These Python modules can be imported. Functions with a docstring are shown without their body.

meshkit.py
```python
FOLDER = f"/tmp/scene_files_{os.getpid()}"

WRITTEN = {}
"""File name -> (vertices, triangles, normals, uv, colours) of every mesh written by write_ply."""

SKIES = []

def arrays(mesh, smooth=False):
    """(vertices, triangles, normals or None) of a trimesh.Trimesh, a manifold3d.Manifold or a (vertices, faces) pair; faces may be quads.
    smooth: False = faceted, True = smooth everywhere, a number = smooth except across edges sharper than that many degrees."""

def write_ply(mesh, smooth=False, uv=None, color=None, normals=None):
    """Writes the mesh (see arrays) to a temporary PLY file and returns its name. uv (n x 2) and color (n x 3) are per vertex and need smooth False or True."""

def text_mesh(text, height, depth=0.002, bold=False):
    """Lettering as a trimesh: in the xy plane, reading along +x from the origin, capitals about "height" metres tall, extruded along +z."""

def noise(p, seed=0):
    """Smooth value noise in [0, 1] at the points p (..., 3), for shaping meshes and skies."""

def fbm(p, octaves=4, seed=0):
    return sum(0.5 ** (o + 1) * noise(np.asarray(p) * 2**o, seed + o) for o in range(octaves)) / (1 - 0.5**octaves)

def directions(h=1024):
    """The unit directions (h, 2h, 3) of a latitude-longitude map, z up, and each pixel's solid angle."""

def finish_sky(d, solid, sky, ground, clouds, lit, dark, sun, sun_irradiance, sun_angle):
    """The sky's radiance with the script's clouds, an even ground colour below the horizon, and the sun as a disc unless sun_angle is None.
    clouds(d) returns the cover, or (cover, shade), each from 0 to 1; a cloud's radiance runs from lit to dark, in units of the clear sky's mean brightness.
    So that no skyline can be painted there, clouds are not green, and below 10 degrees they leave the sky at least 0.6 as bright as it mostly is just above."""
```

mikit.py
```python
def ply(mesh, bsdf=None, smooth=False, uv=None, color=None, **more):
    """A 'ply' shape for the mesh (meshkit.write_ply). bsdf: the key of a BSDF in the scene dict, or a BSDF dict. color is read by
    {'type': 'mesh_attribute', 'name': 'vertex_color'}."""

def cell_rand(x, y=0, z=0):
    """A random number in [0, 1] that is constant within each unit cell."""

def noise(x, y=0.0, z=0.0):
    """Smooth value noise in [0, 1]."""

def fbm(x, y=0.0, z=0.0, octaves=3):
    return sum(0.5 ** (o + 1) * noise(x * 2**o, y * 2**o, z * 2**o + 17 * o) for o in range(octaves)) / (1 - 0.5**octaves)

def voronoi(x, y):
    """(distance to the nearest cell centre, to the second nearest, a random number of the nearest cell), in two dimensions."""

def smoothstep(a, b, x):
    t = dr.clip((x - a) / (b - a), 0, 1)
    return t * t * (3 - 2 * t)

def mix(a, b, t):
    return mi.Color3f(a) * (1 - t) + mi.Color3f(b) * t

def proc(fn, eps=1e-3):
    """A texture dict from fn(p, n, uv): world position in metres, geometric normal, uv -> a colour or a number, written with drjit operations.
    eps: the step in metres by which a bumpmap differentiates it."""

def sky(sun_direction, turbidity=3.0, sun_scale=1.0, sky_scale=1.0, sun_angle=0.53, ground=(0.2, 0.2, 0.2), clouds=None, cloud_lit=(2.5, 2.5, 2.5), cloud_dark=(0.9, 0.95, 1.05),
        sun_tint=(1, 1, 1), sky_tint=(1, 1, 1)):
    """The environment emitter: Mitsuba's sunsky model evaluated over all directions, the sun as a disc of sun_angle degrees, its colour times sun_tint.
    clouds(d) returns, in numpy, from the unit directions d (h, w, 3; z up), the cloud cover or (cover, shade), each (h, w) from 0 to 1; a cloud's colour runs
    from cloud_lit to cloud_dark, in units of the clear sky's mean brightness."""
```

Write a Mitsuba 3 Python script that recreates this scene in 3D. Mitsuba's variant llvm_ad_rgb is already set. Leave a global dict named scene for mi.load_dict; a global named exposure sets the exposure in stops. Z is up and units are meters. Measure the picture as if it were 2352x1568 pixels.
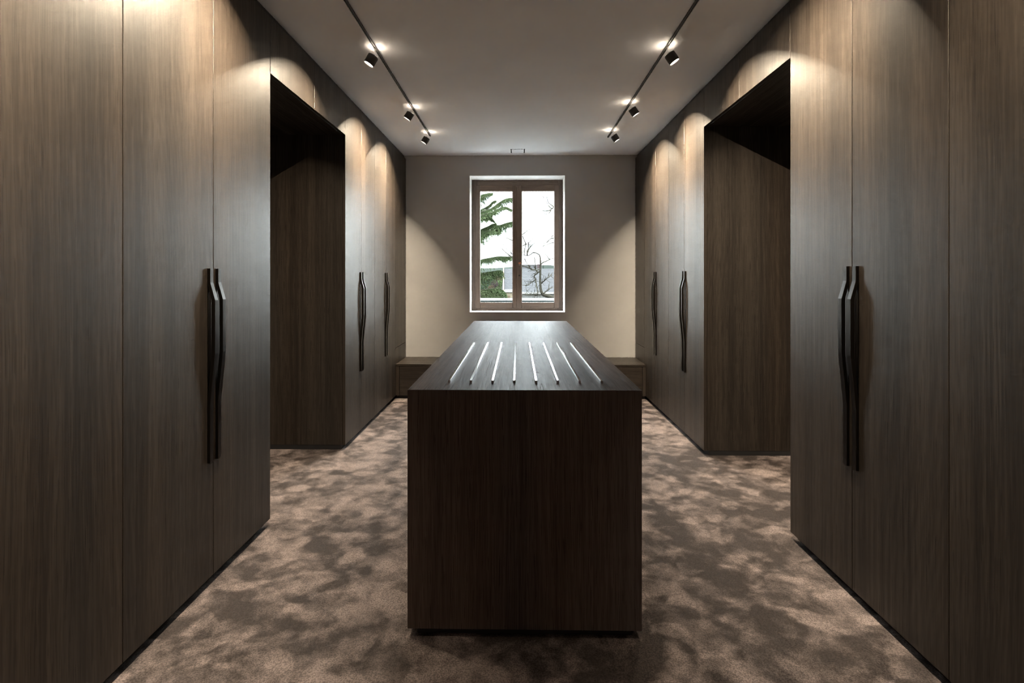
import math, random, numpy as np, trimesh, mitsuba as mi, drjit as dr, mikit
from mikit import noise, fbm, mix, smoothstep, cell_rand, proc

T = mi.ScalarTransform4f
scene, labels = {}, {}

# ------------------------------------------------------------------ camera, sky, exposure
exposure = 5.0
S = 2.0 ** -5                     # the lights' common scale, undone by the exposure
CZ, YAW, F = 1.315, 0.0161, 1180.0
CAM = T().look_at(origin=[0, 0, CZ], target=[-math.sin(YAW), math.cos(YAW), CZ], up=[0, 0, 1])
scene['camera'] = {'type': 'perspective', 'fov': 2 * math.degrees(math.atan(1176 / F)), 'fov_axis': 'x', 'to_world': CAM,
                   'principal_point_offset_x': 0.0026, 'principal_point_offset_y': 0.0958, 'near_clip': 0.02, 'far_clip': 2000.0}
SKY_SCALE = 125.0 * S
LAMP_I = 45.0 * S
LAMP_RGB = (1.0, 0.825, 0.61)
LENS_L, VENT_L = 40.0 * S, 130.0 * S


def clouds(d):
    el = np.clip(d[..., 2], 0.02, 1)
    x, y = d[..., 0] / el, d[..., 1] / el
    c = 0.93 + 0.05 * np.sin(1.3 * x + 0.7 * y) * np.cos(0.9 * y - 0.4 * x)
    return np.clip(c, 0, 1)


scene['sky'] = mikit.sky((0.3, -0.6, 0.7), turbidity=4.0, sun_scale=0.0, sky_scale=SKY_SCALE, clouds=clouds, cloud_lit=(2.2, 2.4, 2.42), cloud_dark=(1.55, 1.66, 1.7), ground=(0.12, 0.13, 0.1))
scene['sky']['sampling_weight'] = 14.0

# ------------------------------------------------------------------ helpers
used = {}


def key_of(name, parent=None):
    base = (parent + '__' if parent else '') + name
    n = used.get(base, 0)
    used[base] = n + 1
    return base if n == 0 else f'{base}_{n:03d}'


def add(name, shape, parent=None, label=None, cat=None, group=None, kind=None):
    k = key_of(name, parent)
    scene[k] = shape
    tag(k, label, cat, group, kind)
    return k


def tag(k, label=None, cat=None, group=None, kind=None):
    d = {}
    if label: d['label'] = label
    if cat: d['category'] = cat
    if group: d['group'] = group
    if kind: d['kind'] = kind
    if d: labels[k] = {**labels.get(k, {}), **d}


def thing(name, label, cat, group=None, kind=None):
    k = key_of(name)
    tag(k, label, cat, group, kind)
    return k


rng = random.Random(7)


def cbox(lo, hi, c=0.0, grain='z', off=None):
    """A box with chamfered edges: (vertices, faces, uv); uv in metres, v along the grain, shifted by off."""
    lo, hi = np.minimum(lo, hi).astype(float), np.maximum(lo, hi).astype(float)
    c = min(c, 0.45 * float((hi - lo).min()))
    if off is None: off = (rng.random() * 40, rng.random() * 40)
    g = 'xyz'.index(grain)
    V, UV, idx = [], [], {}
    for ax in range(3):
        for sd in (0, 1):
            b, e = [a for a in range(3) if a != ax]
            for i in (0, 1):
                for j in (0, 1):
                    p = np.zeros(3)
                    p[ax] = (lo, hi)[sd][ax]
                    p[b] = lo[b] + c if i == 0 else hi[b] - c
                    p[e] = lo[e] + c if j == 0 else hi[e] - c
                    corner = [0, 0, 0]; corner[ax] = sd; corner[b] = i; corner[e] = j
                    idx[(ax, tuple(corner))] = len(V)
                    V.append(p)
                    if ax == g:
                        u, v = p[b], p[e] * 0.15
                    else:
                        o = e if b == g else b
                        u, v = p[o], p[g]
                    UV.append((u + off[0] + ax * 1.7, v + off[1]))
    Fc = []

    def quad(a, b, c_, d, n):
        pa, pb, pc = V[a], V[b], V[c_]
        if np.dot(np.cross(pb - pa, pc - pa), n) < 0: b, d = d, b
        Fc.append((a, b, c_)); Fc.append((a, c_, d))
    mid = (lo + hi) / 2
    for ax in range(3):
        b, e = [a for a in range(3) if a != ax]
        for sd in (0, 1):
            q = []
            for i, j in ((0, 0), (1, 0), (1, 1), (0, 1)):
                corner = [0, 0, 0]; corner[ax] = sd; corner[b] = i; corner[e] = j
                q.append(idx[(ax, tuple(corner))])
            n = np.zeros(3); n[ax] = 1 if sd else -1
            quad(*q, n)
    if c > 0:
        for ax in range(3):
            b, e = [a for a in range(3) if a != ax]
            for i in (0, 1):
                for j in (0, 1):
                    c0 = [0, 0, 0]; c0[b] = i; c0[e] = j
                    c1 = list(c0); c1[ax] = 1
                    n = np.zeros(3); n[b] = 1 if i else -1; n[e] = 1 if j else -1
                    quad(idx[(b, tuple(c0))], idx[(b, tuple(c1))], idx[(e, tuple(c1))], idx[(e, tuple(c0))], n)
        for corner in [(i, j, k) for i in (0, 1) for j in (0, 1) for k in (0, 1)]:
            t = [idx[(a, corner)] for a in range(3)]
            n = np.array([1 if v else -1 for v in corner])
            if np.dot(np.cross(V[t[1]] - V[t[0]], V[t[2]] - V[t[0]]), n) < 0: t[1], t[2] = t[2], t[1]
            Fc.append(tuple(t))
    return np.array(V), np.array(Fc), np.array(UV)


def join(*bs):
    V, Fc, UV, n = [], [], [], 0
    for v, f, u in bs:
        V.append(v); Fc.append(f + n); UV.append(u); n += len(v)
    return np.vstack(V), np.vstack(Fc), np.vstack(UV)


def sh(b, bsdf, **more):
    return mikit.ply((b[0], b[1]), bsdf, smooth=False, uv=b[2], **more)


def box(name, lo, hi, bsdf, parent=None, c=0.0, grain='z', off=None, **t):
    return add(name, sh(cbox(lo, hi, c, grain, off), bsdf), parent, **t)


def tube_mesh(P, R, sides=8, caps=True):
    P = np.asarray(P, float); R = np.broadcast_to(R, (len(P),))
    t = np.gradient(P, axis=0); t /= np.linalg.norm(t, axis=1, keepdims=True) + 1e-12
    a = np.cross(t, np.where(np.abs(t[:, 2:]) < 0.9, [0, 0, 1.0], [1.0, 0, 0])); a /= np.linalg.norm(a, axis=1, keepdims=True) + 1e-12
    b = np.cross(t, a); ang = np.arange(sides) * 2 * np.pi / sides
    v = P[:, None] + R[:, None, None] * (np.cos(ang)[None, :, None] * a[:, None] + np.sin(ang)[None, :, None] * b[:, None])
    v = v.reshape(-1, 3)
    i, j = np.meshgrid(np.arange(len(P) - 1), np.arange(sides), indexing='ij')
    q = np.stack([i * sides + j, i * sides + (j + 1) % sides, (i + 1) * sides + (j + 1) % sides, (i + 1) * sides + j], -1).reshape(-1, 4)
    f = np.vstack([q[:, [0, 1, 2]], q[:, [0, 2, 3]]])
    if caps:
        n = len(v)
        v = np.vstack([v, P[0], P[-1]])
        k = np.arange(sides); l = (k + 1) % sides; m = (len(P) - 1) * sides
        f = np.vstack([f, np.stack([np.full(sides, n), l, k], -1), np.stack([np.full(sides, n + 1), m + k, m + l], -1)])
    return v, f


def jm(ms):
    V, Fc, n = [], [], 0
    for v, f in ms:
        V.append(v); Fc.append(f + n); n += len(v)
    return np.vstack(V), np.vstack(Fc)


# ------------------------------------------------------------------ materials
def figure(u, v):
    """Cathedral figure: contour lines of a slow field stretched along the grain, 0..1."""
    g = 16.0 * fbm(u * 2.6, v * 0.42, 3.0, octaves=2) + u * 34 + 0.5 * noise(u * 40, v * 5, 2.0)
    return dr.abs(g - dr.floor(g) - 0.5) * 2


def wood_tone(uv):
    """0..1 lightness of the stained oak: veneer leaves, broad bands, figure, streaks and pores along v."""
    u, v = uv.x, uv.y
    leaf = cell_rand(dr.floor(u / 0.135), 3)
    w = u + 0.020 * (noise(u * 5, v * 1.1) - 0.5)
    broad = fbm(w * 14, v * 0.35, 1.0, octaves=2)
    fig = figure(u, v)
    rings = fbm(w * 85, v * 1.2, 5.0, octaves=2)
    fine = fbm(w * 360, v * 9.0, 9.0, octaves=2)
    return 0.13 * leaf + 0.30 * broad + 0.10 * fig + 0.22 * rings + 0.25 * fine


def wood_pore(uv):
    w = uv.x + 0.020 * (noise(uv.x * 5, uv.y * 1.1) - 0.5)
    return smoothstep(0.58, 0.82, noise(w * 480, uv.y * 16.0, 2.0)) * (0.35 + 0.65 * smoothstep(0.35, 0.8, figure(uv.x, uv.y)))


def wood_rgb(dark, light):
    def fn(p, n, uv):
        t = smoothstep(0.25, 0.75, wood_tone(uv))
        hue = noise(uv.x * 7, uv.y * 0.5, 31.0) - 0.5
        return mix(dark, light, t) * (1 - 0.35 * wood_pore(uv)) * mi.Color3f(1 + 0.10 * hue, 1.0, 1 - 0.10 * hue)
    return fn


def wood_bump(p, n, uv):
    w = uv.x + 0.020 * (noise(uv.x * 5, uv.y * 1.1) - 0.5)
    return 0.5 * noise(w * 360, uv.y * 9.0, 9.0) - 0.7 * wood_pore(uv) + 0.3 * figure(uv.x, uv.y)


def wood_mat(dark, light, rough, bump=0.00014, spec=0.5):
    return {'type': 'twosided', 'b': {'type': 'bumpmap', 'arbitrary': proc(wood_bump, eps=0.0006), 'scale': bump,
            'b': {'type': 'principled', 'base_color': proc(wood_rgb(dark, light)), 'roughness': rough, 'specular': spec}}}


scene['oak'] = wood_mat((0.0140, 0.0108, 0.0085), (0.0345, 0.0270, 0.0212), 0.43, spec=0.38)
scene['oak_island'] = wood_mat((0.036, 0.0262, 0.0232), (0.078, 0.058, 0.0515), 0.48, 0.0011, 0.03)
scene['oak_window'] = wood_mat((0.105, 0.066, 0.048), (0.170, 0.115, 0.085), 0.45)


def carpet_rgb(p, n, uv):
    x, y = p.x, p.y
    wx, wy = x + 0.05 * (noise(x * 9, y * 9, 1) - 0.5), y + 0.05 * (noise(x * 9, y * 9, 2) - 0.5)
    big = fbm(wx * 2.4, wy * 2.4, 3.0, octaves=2)
    blot = fbm(wx * 15, wy * 15, 6.0, octaves=6)
    brush = smoothstep(0.42, 0.64, fbm(wx * 9, wy * 12, 12.0, octaves=3))
    t = smoothstep(0.30, 0.84, 0.27 * big + 0.56 * blot + 0.17 * brush)
    grain = 0.50 + 1.0 * noise(x * 300, y * 300, 8.0)
    return mix((0.024, 0.0185, 0.0168), (0.172, 0.141, 0.132), t) * grain


def carpet_bump(p, n, uv):
    x, y = p.x, p.y
    return 0.35 * noise(x * 260, y * 260, 3.0) + 2.5 * fbm(x * 9, y * 9, 4.0, octaves=2)


scene['carpet'] = {'type': 'twosided', 'b': {'type': 'bumpmap', 'arbitrary': proc(carpet_bump, eps=0.001), 'scale': 0.006,
                   'b': {'type': 'principled', 'base_color': proc(carpet_rgb), 'roughness': 0.75, 'specular': 0.25, 'sheen': 0.6, 'sheen_tint': 0.6}}}


def plaster(rgb, rough=0.85):
    def fn(p, n, uv):
        return mi.Color3f(rgb) * (0.97 + 0.06 * fbm(p.x * 6, p.y * 6, p.z * 6))
    return {'type': 'twosided', 'b': {'type': 'principled', 'base_color': proc(fn), 'roughness': rough, 'specular': 0.3}}


scene['wall_paint'] = plaster((0.45, 0.445, 0.435))
scene['ceiling_paint'] = plaster((0.78, 0.785, 0.80))
scene['reveal_paint'] = plaster((0.82, 0.82, 0.81))


def metal(rgb, rough, m=1.0, spec=0.5):
    return {'type': 'twosided', 'b': {'type': 'principled', 'base_color': {'type': 'rgb', 'value': list(rgb)}, 'metallic': m, 'roughness': rough, 'specular': spec}}


scene['bronze'] = metal((0.075, 0.070, 0.066), 0.28)
scene['black_metal'] = metal((0.020, 0.019, 0.018), 0.40, 0.0)
scene['chrome'] = metal((0.86, 0.87, 0.88), 0.12)
scene['copper'] = metal((0.75, 0.36, 0.20), 0.3)
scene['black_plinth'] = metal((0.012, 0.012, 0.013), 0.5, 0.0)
scene['glass'] = {'type': 'thindielectric'}


# ------------------------------------------------------------------ room shell
XL, XR, YB, ZC = -1.306, 1.366, 5.989, 2.722
DOOR0, DOOR1 = 0.035, 2.684
LW0, LW1, RW0, RW1 = 2.693, 3.872, 2.597, 3.788          # the passages through the two wardrobe walls
LINT_L, LINT_R = 2.385, 2.408
DEEP_L, DEEP_R = XL - 0.62, XR + 0.70
OX0, OX1, OZ0, OZ1 = -0.562, 0.553, 0.892, 2.488          # window opening
YF = -1.0
ST = 'structure'
box('floor', (-4.2, YF - 0.2, -0.25), (4.2, 6.5, 0.0), 'carpet', label='brown shimmering velvet carpet with brushed blotches', kind=ST)
box('ceiling', (-4.2, YF - 0.2, ZC), (4.2, 6.5, 3.0), 'ceiling_paint', label='smooth matt white ceiling', kind=ST)
wb = join(cbox((-4.2, YB, 0), (OX0, 6.45, ZC)), cbox((OX1, YB, 0), (4.2, 6.45, ZC)), cbox((OX0, YB, 0), (OX1, 6.45, OZ0)), cbox((OX0, YB, OZ1), (OX1, 6.45, ZC)))
add('wall_back', sh(wb, 'wall_paint'), label='greige plaster wall around the window', kind=ST)
box('wall_front', (-4.2, YF - 0.2, 0), (4.2, YF, ZC), 'wall_paint', kind=ST)
wl = join(cbox((DEEP_L - 0.12, YF, 0), (DEEP_L - 0.005, LW0 - 0.02, ZC)), cbox((DEEP_L - 0.12, LW1 + 0.02, 0), (DEEP_L - 0.005, YB, ZC)), cbox((DEEP_L - 0.12, LW0 - 0.02, LINT_L + 0.02), (DEEP_L - 0.005, LW1 + 0.02, ZC)))
add('wall_left', sh(wl, 'wall_paint'), kind=ST)
wr = join(cbox((DEEP_R + 0.005, YF, 0), (DEEP_R + 0.12, RW0 - 0.02, ZC)), cbox((DEEP_R + 0.005, RW1 + 0.02, 0), (DEEP_R + 0.12, YB, ZC)), cbox((DEEP_R + 0.005, RW0 - 0.02, LINT_R + 0.02), (DEEP_R + 0.12, RW1 + 0.02, ZC)))
add('wall_right', sh(wr, 'wall_paint'), kind=ST)
add('wall_outer_left', sh(join(cbox((-4.2, YF, 0), (-4.0, YB, ZC)), cbox((-4.0, 4.6, 0), (DEEP_L - 0.12, 4.7, ZC)), cbox((-4.0, 1.6, 0), (DEEP_L - 0.12, 1.7, ZC))), 'wall_paint'), kind=ST)
add('wall_outer_right', sh(join(cbox((4.0, YF, 0), (4.2, YB, ZC)), cbox((DEEP_R + 0.12, 4.6, 0), (4.0, 4.7, ZC)), cbox((DEEP_R + 0.12, 1.6, 0), (4.0, 1.7, ZC))), 'wall_paint'), kind=ST)

# window
YW = 6.25
w1 = thing('window_1', 'two-leaf brown wooden window in a deep white reveal', None, kind=ST)
rt = 0.004
add('reveal', sh(join(cbox((OX0, YB - 0.001, OZ0), (OX0 + rt, YW + 0.03, OZ1)), cbox((OX1 - rt, YB - 0.001, OZ0), (OX1, YW + 0.03, OZ1)), cbox((OX0, YB - 0.001, OZ0), (OX1, YW + 0.03, OZ0 + rt)), cbox((OX0, YB - 0.001, OZ1 - rt), (OX1, YW + 0.03, OZ1))), 'reveal_paint'), w1, label='white plastered reveal')


def frame_boxes(x0, x1, z0, z1, y0, y1, l, r, b, t, c=0.003):
    return join(cbox((x0, y0, z0), (x0 + l, y1, z1), c, 'z'), cbox((x1 - r, y0, z0), (x1, y1, z1), c, 'z'),
                cbox((x0 + l, y0, z0), (x1 - r, y1, z0 + b), c, 'x'), cbox((x0 + l, y0, z1 - t), (x1 - r, y1, z1), c, 'x'))


fx0, fx1, fz0, fz1 = OX0 + rt, OX1 - rt, OZ0 + rt, OZ1 - rt
add('frame', sh(frame_boxes(fx0, fx1, fz0, fz1, YW, YW + 0.07, 0.060, 0.060, 0.05, 0.085), 'oak_window'), w1)
XM = -0.012                                                # where the two leaves meet
for a, b, l, r in ((fx0 + 0.040, XM - 0.002, 0.062, 0.046), (XM, fx1 - 0.042, 0.062, 0.062)):
    z0, z1 = fz0 + 0.030, fz1 - 0.068
    s = add('sash', sh(frame_boxes(a, b, z0, z1, YW - 0.012, YW + 0.045, l, r, 0.067, 0.067), 'oak_window'), w1)
    pv = np.array([(a + l - .004, YW + 0.016, z0 + .06), (b - r + .004, YW + 0.016, z0 + .06), (b - r + .004, YW + 0.016, z1 - .06), (a + l - .004, YW + 0.016, z1 - .06)])
    add('pane', mikit.ply((pv, np.array([(0, 1, 2), (0, 2, 3)])), 'glass'), s, label='clear glass pane')
    gx0, gx1, gz0, gz1 = a + l, b - r, z0 + 0.067, z1 - 0.067
    add('glazing_bead', sh(frame_boxes(gx0, gx1, gz0, gz1, YW + 0.006, YW + 0.012, 0.004, 0.004, 0.006, 0.006, 0), 'chrome'), s)
    if a > -0.1:
        box('meeting_strip', (XM - 0.016, YW + 0.046, z0), (XM + 0.014, YW + 0.056, z1), 'oak_window', s, 0.002)
        box('lock_plate', (XM + 0.022, YW - 0.0145, 1.462), (XM + 0.050, YW - 0.012, 1.482), 'copper', s, 0.0008, label='copper lock plate')
        box('latch', (XM + 0.026, YW - 0.017, 1.447), (XM + 0.046, YW - 0.012, 1.454), 'chrome', s, 0.001)
        kh = trimesh.creation.cylinder(0.009, 0.003, sections=20)
        kh.apply_transform(trimesh.transformations.rotation_matrix(math.pi / 2, [1, 0, 0])); kh.apply_translation([XM + 0.034, YW - 0.0125, 1.322])
        add('key_hole', mikit.ply(kh, 'black_plinth'), s)


# ------------------------------------------------------------------ wardrobes
def handle_mesh(side, y0, y1, zt, zb):
    """A bar bent outwards below its top, in front of a thin back plate; side -1 stands on the left wall."""
    X = XL if side < 0 else XR
    L = zt - zb
    s = np.array([0, 0.072, 0.162, 0.438, 0.70, 1.0])
    out = np.array([0.0125, 0.0125, 0.0330, 0.0330, 0.0125, 0.0125])
    inn = np.array([0.0005, 0.0005, 0.0185, 0.0185, 0.0005, 0.0005])
    V, Fc = [], []
    for k in range(len(s)):
        z = zt - s[k] * L
        for o, yy in ((inn[k], y0), (out[k] - 0.0012, y0), (out[k], y0 + 0.0012), (out[k], y1 - 0.0012), (out[k] - 0.0012, y1), (inn[k], y1)):
            V.append((X - side * o, yy, z))
    n = 6
    for k in range(len(s) - 1):
        for i in range(n):
            a, b = k * n + i, k * n + (i + 1) % n
            Fc += [(a, b, b + n), (a, b + n, a + n)]
    for i in range(1, n - 1):
        Fc += [(0, i + 1, i), ((len(s) - 1) * n, (len(s) - 1) * n + i, (len(s) - 1) * n + i + 1)]
    V, Fc = np.array(V), np.array(Fc)
    m = trimesh.Trimesh(V, Fc, process=False)
    if m.volume < 0: Fc = Fc[:, ::-1]
    pl = cbox((X - side * 0.0002, y0 + .001, zb + 0.005), (X - side * 0.003, y1 - .001, zt - 0.005))
    return jm([(V, Fc), (pl[0], pl[1])])


GAP = 0.003


def wardrobe(side, ys, label, handles=(), z_split=None, ends=()):
    """A tall cabinet whose doors stand between the ys; handles: the seams that carry a pair; ends: the y of a side seen from a passage."""
    X, D = (XL, DEEP_L) if side < 0 else (XR, DEEP_R)
    k = thing('wardrobe', label, 'wardrobe')
    lo, hi = ys[0], ys[-1]
    sx = -side                                              # towards the room
    xb = X - sx * 0.022
    box('body', (xb - sx * 0.002, lo + 0.002, DOOR0), (D, hi - 0.002, DOOR1), 'oak', k, 0.001, label='oak side and carcass')
    box('plinth', (X - sx * 0.035, lo + 0.004, 0.0), (D, hi - 0.004, DOOR0), 'black_plinth', k, label='recessed black plinth')
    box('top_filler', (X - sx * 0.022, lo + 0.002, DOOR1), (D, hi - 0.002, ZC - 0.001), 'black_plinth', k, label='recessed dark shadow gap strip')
    for a, b in zip(ys[:-1], ys[1:]):
        if z_split:
            box('lower_panel', (X, a + GAP / 2, DOOR0), (xb, b - GAP / 2, z_split - 0.0015), 'oak', k, 0.001)
        d = box('door', (X, a + GAP / 2, (z_split + 0.0015) if z_split else DOOR0), (xb, b - GAP / 2, DOOR1), 'oak', k, 0.001)
        for h in handles:
            zt, zb = (1.347, 0.527) if side < 0 else (1.355, 0.535)
            if abs(b - h) < 1e-6: add('handle', mikit.ply(handle_mesh(side, h - 0.043, h - 0.019, zt, zb), 'bronze'), d, label='dark bronze bar handle')
            if abs(a - h) < 1e-6: add('handle', mikit.ply(handle_mesh(side, h + 0.015, h + 0.039, zt, zb), 'bronze'), d, label='dark bronze bar handle')
    return k


def overhead(side, ys, zl, label):
    X, D = (XL, DEEP_L) if side < 0 else (XR, DEEP_R)
    k = thing('overhead_cabinet', label, 'cabinet')
    sx = -side
    xb = X - sx * 0.022
    lo, hi = ys[0], ys[-1]
    box('body', (xb - sx * 0.002, lo + 0.001, zl + 0.001), (D, hi - 0.001, DOOR1), 'oak', k, 0.001, 'y', label='dark soffit and carcass')
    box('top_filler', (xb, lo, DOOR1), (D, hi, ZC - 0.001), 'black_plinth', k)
    for a, b in zip(ys[:-1], ys[1:]):
        box('door', (X, a + GAP / 2, zl), (xb, b - GAP / 2, DOOR1), 'oak', k, 0.001)
    return k


wardrobe(-1, (1.679, 2.184, LW0), 'dark oak wardrobe with a pair of bar handles, nearest the camera before the left passage', (2.184,))
wardrobe(-1, (LW1, 4.274, 4.673), 'dark oak wardrobe with paired bar handles just beyond the left passage', (4.274,))
wardrobe(-1, (4.673, 5.076, 5.467), 'dark oak wardrobe with paired handles on the left wall, next to the bench', (5.076,))
wardrobe(-1, (5.467, YB - 0.002), 'narrow handleless oak panel unit above the left end of the bench', (), 0.545)
wardrobe(-1, (0.669, 1.174, 1.679), 'dark oak wardrobe cut by the left edge of the photo')
wardrobe(-1, (YF, -0.35, 0.16, 0.669), 'dark oak wardrobe beside the camera on the left')
wardrobe(1, (1.65, 2.121, RW0), 'dark oak wardrobe with a pair of bar handles, nearest the camera before the right passage', (2.121,))
wardrobe(1, (RW1, 4.235, 4.675), 'dark oak wardrobe with paired bar handles just beyond the right passage', (4.235,))
wardrobe(1, (4.675, 5.117, 5.570), 'dark oak wardrobe with paired handles on the right wall, next to the bench', (5.117,))
wardrobe(1, (5.570, YB - 0.002), 'narrow handleless oak panel unit above the right end of the bench', (), 0.545)
wardrobe(1, (0.70, 1.175, 1.65), 'dark oak wardrobe cut by the right edge of the photo')
wardrobe(1, (YF, -0.25, 0.225, 0.70), 'dark oak wardrobe beside the camera on the right')
overhead(-1, (LW0, 3.283, LW1), LINT_L, 'pair of oak overhead doors above the dark left passage')
overhead(1, (RW0, 3.188, RW1), LINT_R, 'pair of oak overhead doors above the right passage')

# ------------------------------------------------------------------ island
IX0, IX1, IY0, IY1, IZ = -0.400, 0.4484, 1.861, 4.733, 0.902
isl = thing('dressing_island', 'long dark oak dressing island in the middle of the carpet', 'kitchen island')
labels[isl]['category'] = 'island unit'


def moved(b, lo, hi, d):
    """The box with its corners that lie between lo and hi moved by d: for mitred edges."""
    v = b[0].copy()
    m = np.all((v >= np.array(lo) - 1e-6) & (v <= np.array(hi) + 1e-6), axis=1)
    v[m] += d
    return v, b[1], b[2]


MT = 0.022
fp = cbox((IX0, IY0, DOOR0), (IX1, IY0 + MT, IZ - 0.0004))
add('front_panel', sh(moved(fp, (-9, IY0 + MT, IZ - 0.01), (9, IY0 + MT, IZ), (0, 0, -MT)), 'oak_island'), isl)
box('back_panel', (IX0, IY1 - 0.022, DOOR0), (IX1, IY1, IZ - 0.0005), 'oak_island', isl, 0.0008)
box('body', (IX0 + 0.022, IY0 + 0.0225, DOOR0), (IX1 - 0.022, IY1 - 0.0225, IZ - 0.024), 'oak_island', isl)
tt = cbox((IX0, IY0 + 0.0003, IZ - MT), (IX1, IY1 - 0.0225, IZ), 0, 'y')
add('tabletop', sh(moved(tt, (-9, IY0, IZ - MT), (9, IY0 + 0.001, IZ - MT), (0, MT, 0)), 'oak_island'), isl, label='brushed oak top')
box('plinth', (IX0 + 0.03, IY0 + 0.03, 0), (IX1 - 0.03, IY1 - 0.03, DOOR0), 'black_plinth', isl, label='recessed black plinth')
for X, sx in ((IX0, 1), (IX1, -1)):
    ys = np.linspace(IY0 + 0.022, IY1 - 0.022, 5)
    for a, b in zip(ys[:-1], ys[1:]):
        for z0, z1 in ((DOOR0, 0.32), (0.32, 0.605), (0.605, IZ - 0.024)):
            box('drawer_front', (X, a + 0.002, z0 + 0.002), (X + sx * 0.020, b - 0.002, z1 - 0.002), 'oak_island', isl, 0.001, 'y')
for i in range(8):
    x = -0.265 + i * 0.0841
    box('metal_rail', (x - 0.0045, 1.985, IZ), (x + 0.0045, 3.125, IZ + 0.010), 'chrome', isl, 0.0006, label='polished metal rail on the top')

# ------------------------------------------------------------------ bench under the window
BY, BZ = 5.489, 0.372
bn = thing('window_bench', 'low dark oak bench spanning the wall below the window', 'bench')
bx0, bx1 = XL + 0.002, XR - 0.002
box('bench_top', (bx0, BY, BZ - 0.022), (bx1, YB - 0.002, BZ), 'oak', bn, 0.001, 'x')
box('body', (bx0, BY + 0.022, DOOR0), (bx1, YB - 0.002, BZ - 0.023), 'oak', bn)
box('plinth', (bx0, BY + 0.035, 0), (bx1, YB - 0.002, DOOR0), 'black_plinth', bn, label='recessed black plinth')
box('end_strip', (bx0, BY + 0.002, DOOR0), (bx0 + 0.034, BY + 0.021, BZ - 0.023), 'oak', bn, 0.001)
box('end_strip', (bx1 - 0.034, BY + 0.002, DOOR0), (bx1, BY + 0.021, BZ - 0.023), 'oak', bn, 0.001)
for a, b in zip(np.linspace(bx0 + 0.034, bx1 - 0.034, 4)[:-1], np.linspace(bx0 + 0.034, bx1 - 0.034, 4)[1:]):
    box('front_panel', (a + 0.003, BY + 0.002, DOOR0), (b - 0.003, BY + 0.021, BZ - 0.024), 'oak', bn, 0.001, 'x')

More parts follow.
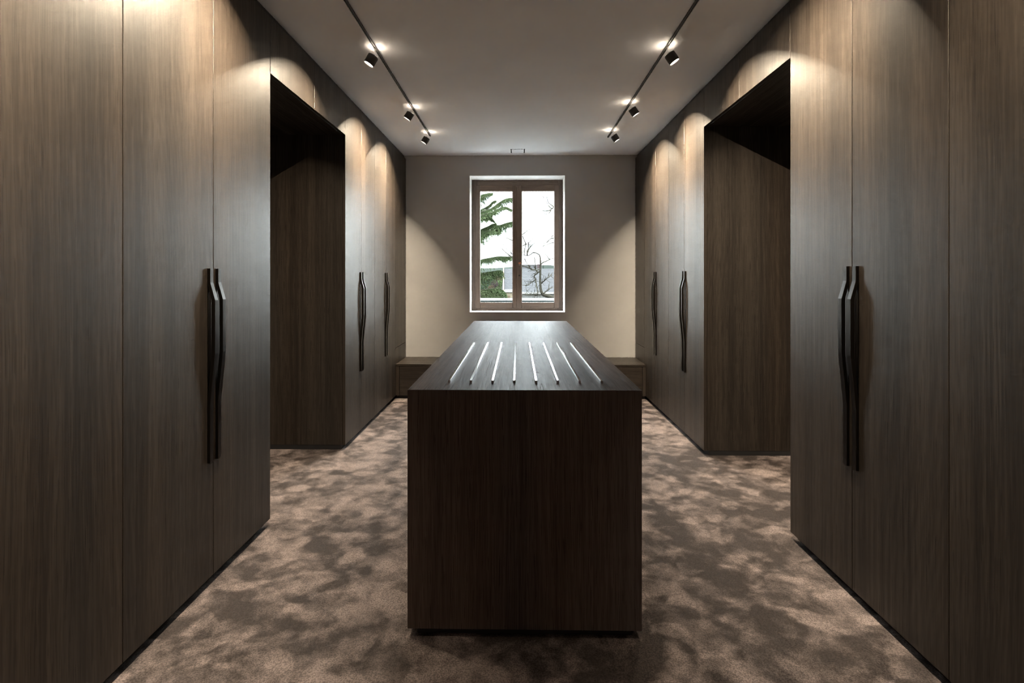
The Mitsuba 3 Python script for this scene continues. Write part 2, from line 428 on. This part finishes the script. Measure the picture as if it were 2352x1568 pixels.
# ------------------------------------------------------------------ ceiling vent
vt = thing('ceiling_vent', 'small flush white air vent in the ceiling above the window', 'vent')
add('frame', sh(join(cbox((-0.078, 5.69, ZC - 0.002), (-0.066, 5.87, ZC)), cbox((0.070, 5.69, ZC - 0.002), (0.082, 5.87, ZC)), cbox((-0.066, 5.69, ZC - 0.001), (0.070, 5.698, ZC)), cbox((-0.066, 5.864, ZC - 0.001), (0.070, 5.87, ZC))), 'black_metal'), vt, label='dark slot frame')
box('panel', (-0.064, 5.699, ZC - 0.003), (0.068, 5.862, ZC), 'ceiling_paint', vt, 0.001)

# ------------------------------------------------------------------ tracks and spotlights
TZ = ZC - 0.014
tracks = {}
for side, x, y1, w in ((-1, -0.874, 5.115, 'left'), (1, 0.912, 5.185, 'right')):
    t = thing('lighting_track', f'slim black lighting track on the ceiling along the {w} wardrobes', 'light track')
    add('rail', sh(join(cbox((x - 0.0065, YF + 0.1, TZ), (x - 0.0025, y1, ZC), 0.0006), cbox((x + 0.0025, YF + 0.1, TZ), (x + 0.0065, y1, ZC), 0.0006), cbox((x - 0.0025, YF + 0.1, TZ + 0.005), (x + 0.0025, y1, ZC), 0)), 'black_metal'), t)
    box('end_cap', (x - 0.007, y1, TZ - 0.0005), (x + 0.007, y1 + 0.004, ZC), 'black_metal', t, 0.0006)


def lathe(profile, n=36):
    """Rings of (r, z) around the z axis."""
    a = np.arange(n) * 2 * np.pi / n
    V = np.array([(r * math.cos(t), r * math.sin(t), z) for r, z in profile for t in a])
    Fc = []
    for k in range(len(profile) - 1):
        for i in range(n):
            p, q = k * n + i, k * n + (i + 1) % n
            Fc += [(p, q, q + n), (p, q + n, p + n)]
    return V, np.array(Fc)


def disc(r, z, up, n=28):
    a = np.arange(n) * 2 * np.pi / n
    V = np.vstack([[0, 0, z], np.stack([r * np.cos(a), r * np.sin(a), np.full(n, z)], -1)])
    k = np.arange(n)
    Fc = np.stack([np.zeros(n, int), 1 + k, 1 + (k + 1) % n], -1)
    return V, Fc if up else Fc[:, ::-1]


TILT = math.radians(33.5)


def spotlight(side, y, label, vent=True, aim=None, power=1.0):
    """Hangs from the track by a wire stem, the mouth tilted to the wardrobes; local z is the lamp's axis towards its back."""
    x = -0.874 if side < 0 else 0.912
    k = thing('spotlight', label, 'spotlight')
    R, Ln = 0.0325, 0.060
    ax = np.array([-side * math.sin(TILT), 0, math.cos(TILT)]) if aim is None else -np.array([side * aim[0], aim[1], aim[2]]) / np.linalg.norm(aim)          # towards the back of the lamp
    top = np.array([x + side * 0.010, y, 2.665])
    e0 = np.cross([0, 1.0, 0], ax); e0 /= np.linalg.norm(e0); e1 = np.cross(ax, e0)
    M = np.stack([e0, e1, ax], 1)
    put = lambda m: (m[0] @ M.T + top, m[1])
    fixv = lambda m: mikit.ply(put(m), None)
    housing = lathe([(0.0001, 0), (R - 0.003, 0), (R, -0.003), (R, -Ln + 0.001), (R - 0.001, -Ln), (R - 0.003, -Ln), (R - 0.003, -Ln + 0.010), (0.0001, -Ln + 0.010)])
    add('housing', mikit.ply(put(housing), 'black_metal', smooth=30), k, label='black cylinder')
    lens = put(disc(R - 0.0032, -Ln + 0.005, False))
    add('lens', mikit.ply(lens, 'black_metal', emitter={'type': 'area', 'radiance': {'type': 'rgb', 'value': [LENS_L * c for c in (1, 0.86, 0.68)]}, 'sampling_weight': 0.05}), k, label='glowing lens')
    yoke = cbox((-side * 0.004, -0.006, 0.0015), (-side * 0.030, 0.006, 0.0065), 0.001)
    add('bracket', mikit.ply(put((yoke[0], yoke[1])), 'chrome'), k, label='bright metal bracket')
    a, b = np.array([x, y, TZ + 0.004]), top + ax * 0.004
    add('stem', mikit.ply(tube_mesh([a, (a + b) / 2 + [-side * 0.002, 0, 0], b], 0.0016, 8), 'chrome', smooth=40), k, label='thin metal stem')
    box('adapter', (x - 0.0055, y - 0.022, TZ - 0.004), (x + 0.0055, y + 0.022, TZ + 0.0045), 'black_metal', k, 0.0008)
    if vent:
        v = put(disc(0.012, 0.0068, True))
        add('rear_vent', mikit.ply(v, 'black_metal', emitter={'type': 'area', 'radiance': {'type': 'rgb', 'value': [VENT_L * c for c in (1, 0.84, 0.64)]}, 'sampling_weight': 0.2}), k, label='light leaking from the back')
    o = top - ax * (Ln - 0.004)
    scene[k + '_beam'] = {'type': 'spot', 'to_world': T().look_at(origin=(o).tolist(), target=(o - ax).tolist(), up=[0, 1, 0]), 'intensity': {'type': 'rgb', 'value': [LAMP_I * power * c for c in LAMP_RGB]},
                          'cutoff_angle': 55.0, 'beam_width': 3.0}


names = {(-1, 0): 'black cylinder spotlight nearest the camera on the left track', (-1, 1): 'black cylinder spotlight in the middle of the three on the left track', (-1, 2): 'black cylinder spotlight at the far end of the left track',
         (1, 0): 'black cylinder spotlight nearest the camera on the right track', (1, 1): 'black cylinder spotlight in the middle of the three on the right track', (1, 2): 'black cylinder spotlight at the far end of the right track'}
for side, ysl in ((-1, (3.14, 4.24, 5.00)), (1, (3.14, 4.16, 4.95))):
    for i, y in enumerate(ysl): spotlight(side, y, names[(side, i)], aim=(0.48 if side < 0 else 0.53, -0.07, -0.85) if i == 0 else None, power=0.62 if i == 0 else 1.0)
for side in (-1, 1):
    for y, w in ((2.10, 'just before'), (1.05, 'a metre before'), (0.0, 'beside the camera, two metres before')):
        spotlight(side, y, f"black cylinder spotlight {w} the {'left' if side < 0 else 'right'} track enters the photo", False, (0.50, 0.36, -0.80) if side > 0 and y > 2 else None, 0.8)

# ------------------------------------------------------------------ outside the window
PX, PY = 1169.9, 633.8


def at(u, v, y):
    """The point at depth y of the room's axis that stands behind pixel (u, v) of the photograph: used to survey the garden."""
    a, b = (u - PX) / F, -(v - PY) / F
    c, s_ = math.cos(YAW), math.sin(YAW)
    rx, ry = c * a - s_, s_ * a + c
    return np.array([rx / ry * y, y, CZ + b / ry * y])


def tinted(rgb, amp=0.35, f=9.0, rough=0.8):
    def fn(p, n, uv):
        return mi.Color3f(rgb) * (1 - amp + 2 * amp * fbm(p.x * f, p.y * f, p.z * f))
    return {'type': 'twosided', 'b': {'type': 'diffuse', 'reflectance': proc(fn)}}


scene['needles'] = tinted((0.027, 0.038, 0.018), 0.45, 7.0)
scene['bark'] = tinted((0.020, 0.019, 0.015), 0.5, 30.0)
scene['grass'] = tinted((0.007, 0.009, 0.0045), 0.4, 1.5)
scene['slate'] = tinted((0.028, 0.0285, 0.030), 0.12, 4.0)
scene['render_white'] = tinted((0.085, 0.085, 0.082), 0.05, 3.0)
scene['render_cream'] = tinted((0.07, 0.06, 0.045), 0.1, 3.0)
scene['coping'] = tinted((0.40, 0.42, 0.42), 0.06, 5.0)
scene['coping_edge'] = tinted((0.020, 0.028, 0.030), 0.15, 5.0)
scene['hill'] = tinted((0.014, 0.017, 0.015), 0.4, 0.02)
scene['shrub_green'] = tinted((0.012, 0.019, 0.014), 0.5, 6.0)
scene['shrub_brown'] = tinted((0.022, 0.017, 0.017), 0.4, 6.0)
scene['shrub_ochre'] = tinted((0.032, 0.025, 0.017), 0.4, 6.0)

prof = [(6.6, -2.7), (14, -2.2), (24, -1.3), (40, -0.2), (60, 0.3), (150, 0.6), (600, 0.5), (1500, 0.5)]
xs = np.array([-900, -60, -20, -8, 0, 8, 20, 60, 900.0])
gv = np.array([(x * (1 if y > 100 else 0.1), y, z) for y, z in prof for x in xs])
gf = [(r * 9 + i, r * 9 + i + 1, (r + 1) * 9 + i + 1, (r + 1) * 9 + i) for r in range(len(prof) - 1) for i in range(8)]
add('garden_ground', mikit.ply((gv, np.array(gf)), 'grass'), label='garden lawn sloping up beyond the window', kind=ST)
hx = np.linspace(-500, 500, 60)
hz = 9 + 4.0 * np.sin(hx * 0.013 + 1.2) + 1.6 * np.sin(hx * 0.05) + 2
hv = np.vstack([np.stack([hx, np.full(60, 640.0), np.zeros(60)], -1), np.stack([hx, np.full(60, 700.0), hz], -1), np.stack([hx, np.full(60, 900.0), np.zeros(60)], -1)])
hf = [(r * 60 + i, r * 60 + i + 1, (r + 1) * 60 + i + 1, (r + 1) * 60 + i) for r in range(2) for i in range(59)]
add('distant_hills', mikit.ply((hv, np.array(hf)), 'hill'), label='distant wooded hills on the horizon', kind=ST)

pp = thing('balcony_parapet', 'white coped balcony parapet outside below the panes', 'parapet')
box('coping', (-3.0, 6.78, 0.972), (3.0, 7.46, 0.996), 'coping', pp, 0.003, label='bright white coping')
box('edge_profile', (-3.0, 6.772, 0.968), (3.0, 6.780, 0.990), 'coping_edge', pp, label='dark grey edge profile')
box('wall', (-3.0, 6.86, -2.7), (3.0, 7.38, 0.971), 'render_white', pp)
box('balcony_floor', (-3.0, 6.451, -0.15), (3.0, 6.859, 0.0), 'render_white', pp)


def roof_courses(x0, x1, y0, z0, y1, z1, n, lap=0.018):
    """A pitched roof of n overlapping tile courses, each a thin wedge that steps down at its lower edge."""
    V, Fc = [], []
    for k in range(n):
        a, b = k / n, (k + 1) / n
        ya, yb, za, zb = y0 + a * (y1 - y0), y0 + b * (y1 - y0), z0 + a * (z1 - z0), z0 + b * (z1 - z0)
        m = len(V)
        V += [(x0, ya, za), (x1, ya, za), (x1, ya, za + lap), (x0, ya, za + lap), (x1, yb, zb + 0.004), (x0, yb, zb + 0.004)]
        Fc += [(m, m + 1, m + 2), (m, m + 2, m + 3), (m + 3, m + 2, m + 4), (m + 3, m + 4, m + 5)]
    return np.array(V), np.array(Fc)


hs = thing('house', 'long white house with a grey tiled roof, seen through the window behind the bare tree', 'house')
e0, r0 = at(1157, 668, 25.0), at(1157, 617, 29.0)
hx0, hx1 = e0[0], e0[0] + 9.0
add('roof', mikit.ply(roof_courses(hx0 - 0.1, hx1, 25.0 - 0.25, e0[2] - 0.06, 29.0, r0[2], 22), 'slate'), hs, label='grey tiled roof')
add('rear_roof', mikit.ply(roof_courses(hx0 - 0.1, hx1, 33.2, e0[2], 29.0, r0[2], 6), 'slate'), hs)
gab = trimesh.creation.extrude_polygon(__import__('shapely').geometry.Polygon([(25, -1.4), (33, -1.4), (33, e0[2] - .02), (29, r0[2] - .03), (25, e0[2] - .02)]), 9.0)
gab.apply_transform(np.array([[0, 0, 1, hx0], [1, 0, 0, 0], [0, 1, 0, 0], [0, 0, 0, 1.0]]))
add('wall', mikit.ply(gab, 'render_white'), hs)
box('gutter', (hx0 - 0.12, 24.66, e0[2] - 0.13), (hx1, 24.76, e0[2] - 0.05), 'render_white', hs)
vb = tube_mesh([at(1156.5, 667, 24.8), at(1156.5, 616, 28.9)], 0.035, 6)
add('verge', mikit.ply(vb, 'render_cream'), hs, label='pale verge board')
b0, b1 = at(1192, 607.5, 34.0), at(1244, 622, 34.0)
h2 = thing('flat_roofed_house', 'flat grey roof block rising behind the tiled ridge', 'house')
box('wall', (b0[0], 34.0, -1.0), (b1[0] - 0.3, 40.0, b0[2]), 'slate', h2)
box('chimney', (b1[0] - 0.3, 34.0, -1.0), (b1[0], 34.8, b0[2] + 0.02), 'shrub_brown', h2, label='brown chimney stack')
box('vent_pipe', (at(1247, 610, 34)[0], 34.2, -1.0), (at(1249.5, 610, 34)[0], 34.28, at(1248, 609, 34)[2]), 'hill', h2, label='blue grey vent pipe')
c0, c1 = at(1160, 671, 20.0), at(1184, 690, 20.0)
h3 = thing('garden_shed', 'small cream rendered outbuilding low behind the left pane', 'outbuilding')
box('wall', (c0[0], 20.0, -1.8), (c1[0], 22.0, c0[2]), 'render_cream', h3)
rf_ = cbox((c0[0] - 0.06, 19.92, c0[2]), (c1[0] + 0.06, 22.1, c0[2] + 0.05))
add('roof', sh(rf_, 'render_white'), h3)
w0, w1_ = at(1164.5, 679, 19.97), at(1171, 686, 19.97)
box('window', (w0[0], 19.96, w1_[2]), (w1_[0], 20.0, w0[2]), 'shrub_ochre', h3)

nr = np.random.default_rng(3)


def leaf_cloud(c, r, n, size):
    """Small tilted leaf quads scattered through an ellipsoid, denser near its surface."""
    d = nr.normal(size=(n, 3)); d /= np.linalg.norm(d, axis=1, keepdims=True)
    p = np.asarray(c) + d * (nr.random((n, 1)) ** 0.35) * np.asarray(r)
    a = nr.normal(size=(n, 3)); a /= np.linalg.norm(a, axis=1, keepdims=True)
    b = np.cross(a, nr.normal(size=(n, 3))); b /= np.linalg.norm(b, axis=1, keepdims=True)
    s = size * (0.6 + 0.8 * nr.random((n, 1)))
    V = np.stack([p - a * s, p - b * s * .5, p + a * s, p + b * s * .5], 1).reshape(-1, 3)
    k = np.arange(n)[:, None] * 4
    return V, np.vstack([k + [0, 1, 2], k + [0, 2, 3]])


def ground_z(y): return float(np.interp(y, [p[0] for p in prof], [p[1] for p in prof]))


for u, v, rp, y, mat, lab in ((1136, 652, 9, 45, 'shrub_brown', 'round purple brown shrub beyond the left pane'), (1147, 651, 8, 47, 'needles', 'dark green shrub beside the round brown one'),
                              (1117, 647, 15, 50, 'shrub_green', 'broad blue green shrub at the left of the garden'), (1128, 661, 7, 40, 'shrub_ochre', 'low yellowish shrub in front of the round brown one'),
                              (1106, 664, 9, 38, 'shrub_green', 'low blue green shrub at the left edge of the pane'), (1143, 638, 10, 56, 'shrub_ochre', 'tan bare bush rising behind the round brown shrub')):
    r = rp * y / F
    c = at(u, v, y)
    k = thing('shrub', lab, 'shrub')
    add('foliage', mikit.ply(leaf_cloud(c, (r, r, r), 900, r * 0.12), mat), k, kind='stuff')
    add('stem', mikit.ply(tube_mesh([(c[0], c[1], ground_z(y) - 0.1), (c[0], c[1], c[2])], max(0.03, r * .08), 6), 'bark'), k)


def curve(pts, n):
    """A smooth curve through the points (Catmull-Rom), n points per span."""
    P = np.asarray(pts, float)
    P = np.vstack([2 * P[0] - P[1], P, 2 * P[-1] - P[-2]])
    out = []
    for i in range(1, len(P) - 2):
        for t in np.linspace(0, 1, n, endpoint=False):
            p0, p1, p2, p3 = P[i - 1:i + 3]
            out.append(0.5 * (2 * p1 + (p2 - p0) * t + (2 * p0 - 5 * p1 + 4 * p2 - p3) * t * t + (3 * p1 - p0 - 3 * p2 + p3) * t ** 3))
    out.append(P[-2])
    return np.array(out)


# the cedar: trunk hidden behind the wall to the left, boughs reaching in from the left
CY = 11.0
ced = thing('cedar_tree', 'green cedar with drooping boughs reaching into the left pane', 'tree')
tx = at(1030, 634, CY)[0]
add('trunk', mikit.ply(tube_mesh([(tx, CY, -2.6), (tx + .05, CY, 0), (tx, CY, 3), (tx - .05, CY, 7)], [0.26, 0.22, 0.17, 0.03], 10), 'bark', smooth=40), ced)
Z1, Z2 = (lambda x, y: (1095 + x / 11.2, 430 + y / 11.2)), (lambda x, y: (1095 + x / 11.2, 570 + y / 11.2))
boughs = [([Z1(-100, 330), Z1(90, 215), Z1(270, 165), Z1(400, 152)], 0.24, 0.02, 0.0), ([Z1(-200, 700), Z1(100, 585), Z1(300, 480), Z1(400, 380), Z1(485, 345)], 0.10, 0.02, 0.15),
          ([Z1(-200, 800), Z1(100, 650), Z1(370, 550), Z1(560, 410), Z1(740, 305), Z1(930, 280), Z1(1050, 300)], 0.17, 0.05, 0.0), ([Z1(-200, 900), Z1(100, 740), Z1(400, 640), Z1(700, 505), Z1(900, 570)], 0.17, 0.04, -0.2),
          ([Z1(0, 800), Z1(250, 770), Z1(380, 790), Z1(500, 940)], 0.12, 0.02, 0.25),
          ([Z1(-200, 1250), Z1(100, 1100), Z1(300, 1010), Z1(430, 945), Z1(560, 985), Z1(740, 930), Z1(930, 885), Z1(1040, 880)], 0.26, 0.09, 0.1), ([Z1(-100, 1350), Z1(100, 1230), Z1(300, 1130), Z1(620, 1150)], 0.22, 0.04, -0.15),
          ([Z2(-200, 450), Z2(100, 310), Z2(330, 255), Z2(580, 212), Z2(760, 220), Z2(1000, 200)], 0.17, 0.09, 0.05), ([Z2(-200, 720), Z2(100, 650), Z2(400, 600), Z2(620, 575)], 0.26, 0.10, 0.3),
          ([Z2(-200, 1130), Z2(100, 1080), Z2(400, 1040), Z2(600, 1050), Z2(740, 1150)], 0.17, 0.08, -0.1)]
for pts, droop0, droop1, dy in boughs:
    start = np.array([tx, CY, at(*pts[0], CY)[2] - 0.05])
    P = curve([start] + [at(u, v, CY + dy) for u, v in pts], 10)
    L = np.linalg.norm(np.diff(P, axis=0), axis=1).sum()
    bgh = add('bough', mikit.ply(tube_mesh(P, np.linspace(0.022, 0.003, len(P)), 6), 'bark', smooth=40), ced)
    V, Fc = [], []
    n = int(L / 0.010)
    for j in range(n):
        f = j / n
        if f < 0.12: continue
        q = f * (len(P) - 1); i = min(int(q), len(P) - 2)
        o = P[i] + (P[i + 1] - P[i]) * (q - i)
        tan = P[i + 1] - P[i]; tan = tan / np.linalg.norm(tan)
        dl = droop0 + (droop1 - droop0) * f
        for side in (-1, 1, 0):
            ln = dl * (0.45 + 0.75 * nr.random())
            dirn = tan * (0.55 + 0.3 * nr.random()) + np.array([0, side * (0.5 + 0.8 * nr.random()), 0]) + np.array([0, 0, -0.55 - 0.5 * nr.random() if side == 0 else -0.25 * nr.random()])
            dirn /= np.linalg.norm(dirn)
            m = max(3, int(ln / 0.011))
            for k in range(m):
                t = (k + nr.random()) / m
                p = o + dirn * ln * t + np.array([0, 0, -0.75 * ln * t * t])
                for _ in range(2):
                    d = dirn * 1.0 + nr.normal(size=3) * 0.45 + np.array([0, 0, -0.25 - 0.6 * t]); d /= np.linalg.norm(d)
                    w = np.cross(d, nr.normal(size=3)); w /= np.linalg.norm(w)
                    s = 0.034 + 0.018 * nr.random()
                    b = len(V)
                    V += [p - w * 0.0065, p + w * 0.0065, p + d * s]
                    Fc.append((b, b + 1, b + 2))
    add('needles', mikit.ply((np.array(V), np.array(Fc)), 'needles'), bgh, kind='stuff')

# the bare tree in the right pane
BYT = 9.5
bt = thing('bare_tree', 'leafless crooked tree with lichened branches in the right pane', 'tree')
Z3, Z4 = (lambda x, y: (1190 + x / 11.2, 430 + y / 11.2)), (lambda x, y: (1185 + x / 11.2, 570 + y / 11.2))
g0 = at(*Z4(1150, 1500), BYT)
trunk = curve([(g0[0] + 0.1, BYT, -2.6), (g0[0] + 0.05, BYT, -0.6), g0] + [at(*Z4(*q), BYT) for q in ((990, 1320), (850, 1235), (760, 1212), (690, 1180), (645, 1080), (630, 960), (622, 800), (630, 600), (628, 480), (632, 330), (620, 220), (575, 150), (450, 110), (380, 160), (300, 190), (215, 180))], 5)
rr = np.interp(np.linspace(0, 1, len(trunk)), [0, 0.15, 0.3, 0.45, 0.6, 0.8, 1], [0.07, 0.045, 0.032, 0.022, 0.016, 0.011, 0.007])
add('trunk', mikit.ply(tube_mesh(trunk, rr, 10), 'bark', smooth=50), bt)
limbs = [(Z4, (630, 540), (520, 562), (400, 530), (340, 470), (240, 320), (175, 150), (150, 60)), (Z4, (400, 530), (300, 490), (160, 450), (0, 400)), (Z4, (632, 410), (760, 340), (870, 290), (980, 240), (1080, 180)),
         (Z4, (630, 930), (680, 880), (750, 810), (850, 740), (940, 690)), (Z4, (610, 600), (490, 690), (470, 740), (510, 800), (400, 880), (310, 940), (250, 960)), (Z4, (500, 800), (530, 950), (550, 1100), (555, 1190), (500, 1210), (480, 1270)),
         (Z4, (870, 290), (790, 190), (700, 90)), (Z4, (600, 620), (510, 560), (490, 350), (480, 240)), (Z4, (690, 1170), (820, 1080), (940, 1000)), (Z4, (555, 1190), (420, 1200), (300, 1200), (240, 1150)),
         (Z3, (1100, 420), (925, 510), (860, 550), (760, 430), (680, 310), (620, 220), (545, 105)), (Z3, (925, 510), (770, 370), (750, 200)), (Z3, (860, 555), (820, 640), (730, 695), (650, 660)), (Z3, (830, 590), (750, 600), (670, 610), (590, 590)),
         (Z3, (-100, 1300), (110, 1215), (200, 1150), (280, 1090), (390, 970)), (Z3, (-60, 1560), (110, 1510), (270, 1420), (380, 1320), (440, 1210)), (Z3, (230, 1700), (300, 1560), (380, 1470), (500, 1370), (600, 1260)),
         (Z3, (1020, 1390), (920, 1420), (680, 1500), (600, 1550)), (Z3, (1020, 1290), (920, 1310), (830, 1330), (740, 1410), (650, 1450), (520, 1400)), (Z3, (980, 1220), (870, 1250), (830, 1320)), (Z3, (110, 1250), (180, 1420), (200, 1600)), (Z3, (270, 1420), (260, 1560), (240, 1700)),
         (Z2, (1050, 320), (920, 230), (770, 130), (630, 0), (560, -70)), (Z2, (1050, 280), (920, 170), (850, 70), (700, -40), (640, -160)), (Z2, (1000, 260), (830, 190), (690, 180)), (Z1, (1000, 1420), (800, 1310), (640, 1235)), (Z4, (300, 190), (290, 90), (330, 20), (370, -40)), (Z4, (215, 180), (220, 90), (240, 0))]
V, Fc, nv = [], [], 0
for z, *pts in limbs:
    P = curve([at(*z(*q), BYT + 0.15 * nr.normal()) for q in pts], 5)
    P += nr.normal(size=P.shape) * 0.003
    add('branch', mikit.ply(tube_mesh(P, np.linspace(0.0125, 0.0048, len(P)), 6), 'bark', smooth=50), bt)
    for j in range(2, len(P) - 1):
        for _ in range(1):
            d = (P[j] - P[j - 1]); d /= np.linalg.norm(d)
            d = d * 1.0 + nr.normal(size=3) * 0.6 + [0, 0, 0.3]; d /= np.linalg.norm(d)
            ln = 0.05 + 0.14 * nr.random()
            v, f = tube_mesh([P[j], P[j] + d * ln * .5 + nr.normal(size=3) * .008, P[j] + d * ln], [0.0042, 0.0034, 0.0024], 4)
            V.append(v); Fc.append(f + nv); nv += len(v)
add('twigs', mikit.ply((np.vstack(V), np.vstack(Fc)), 'bark'), bt, kind='stuff')
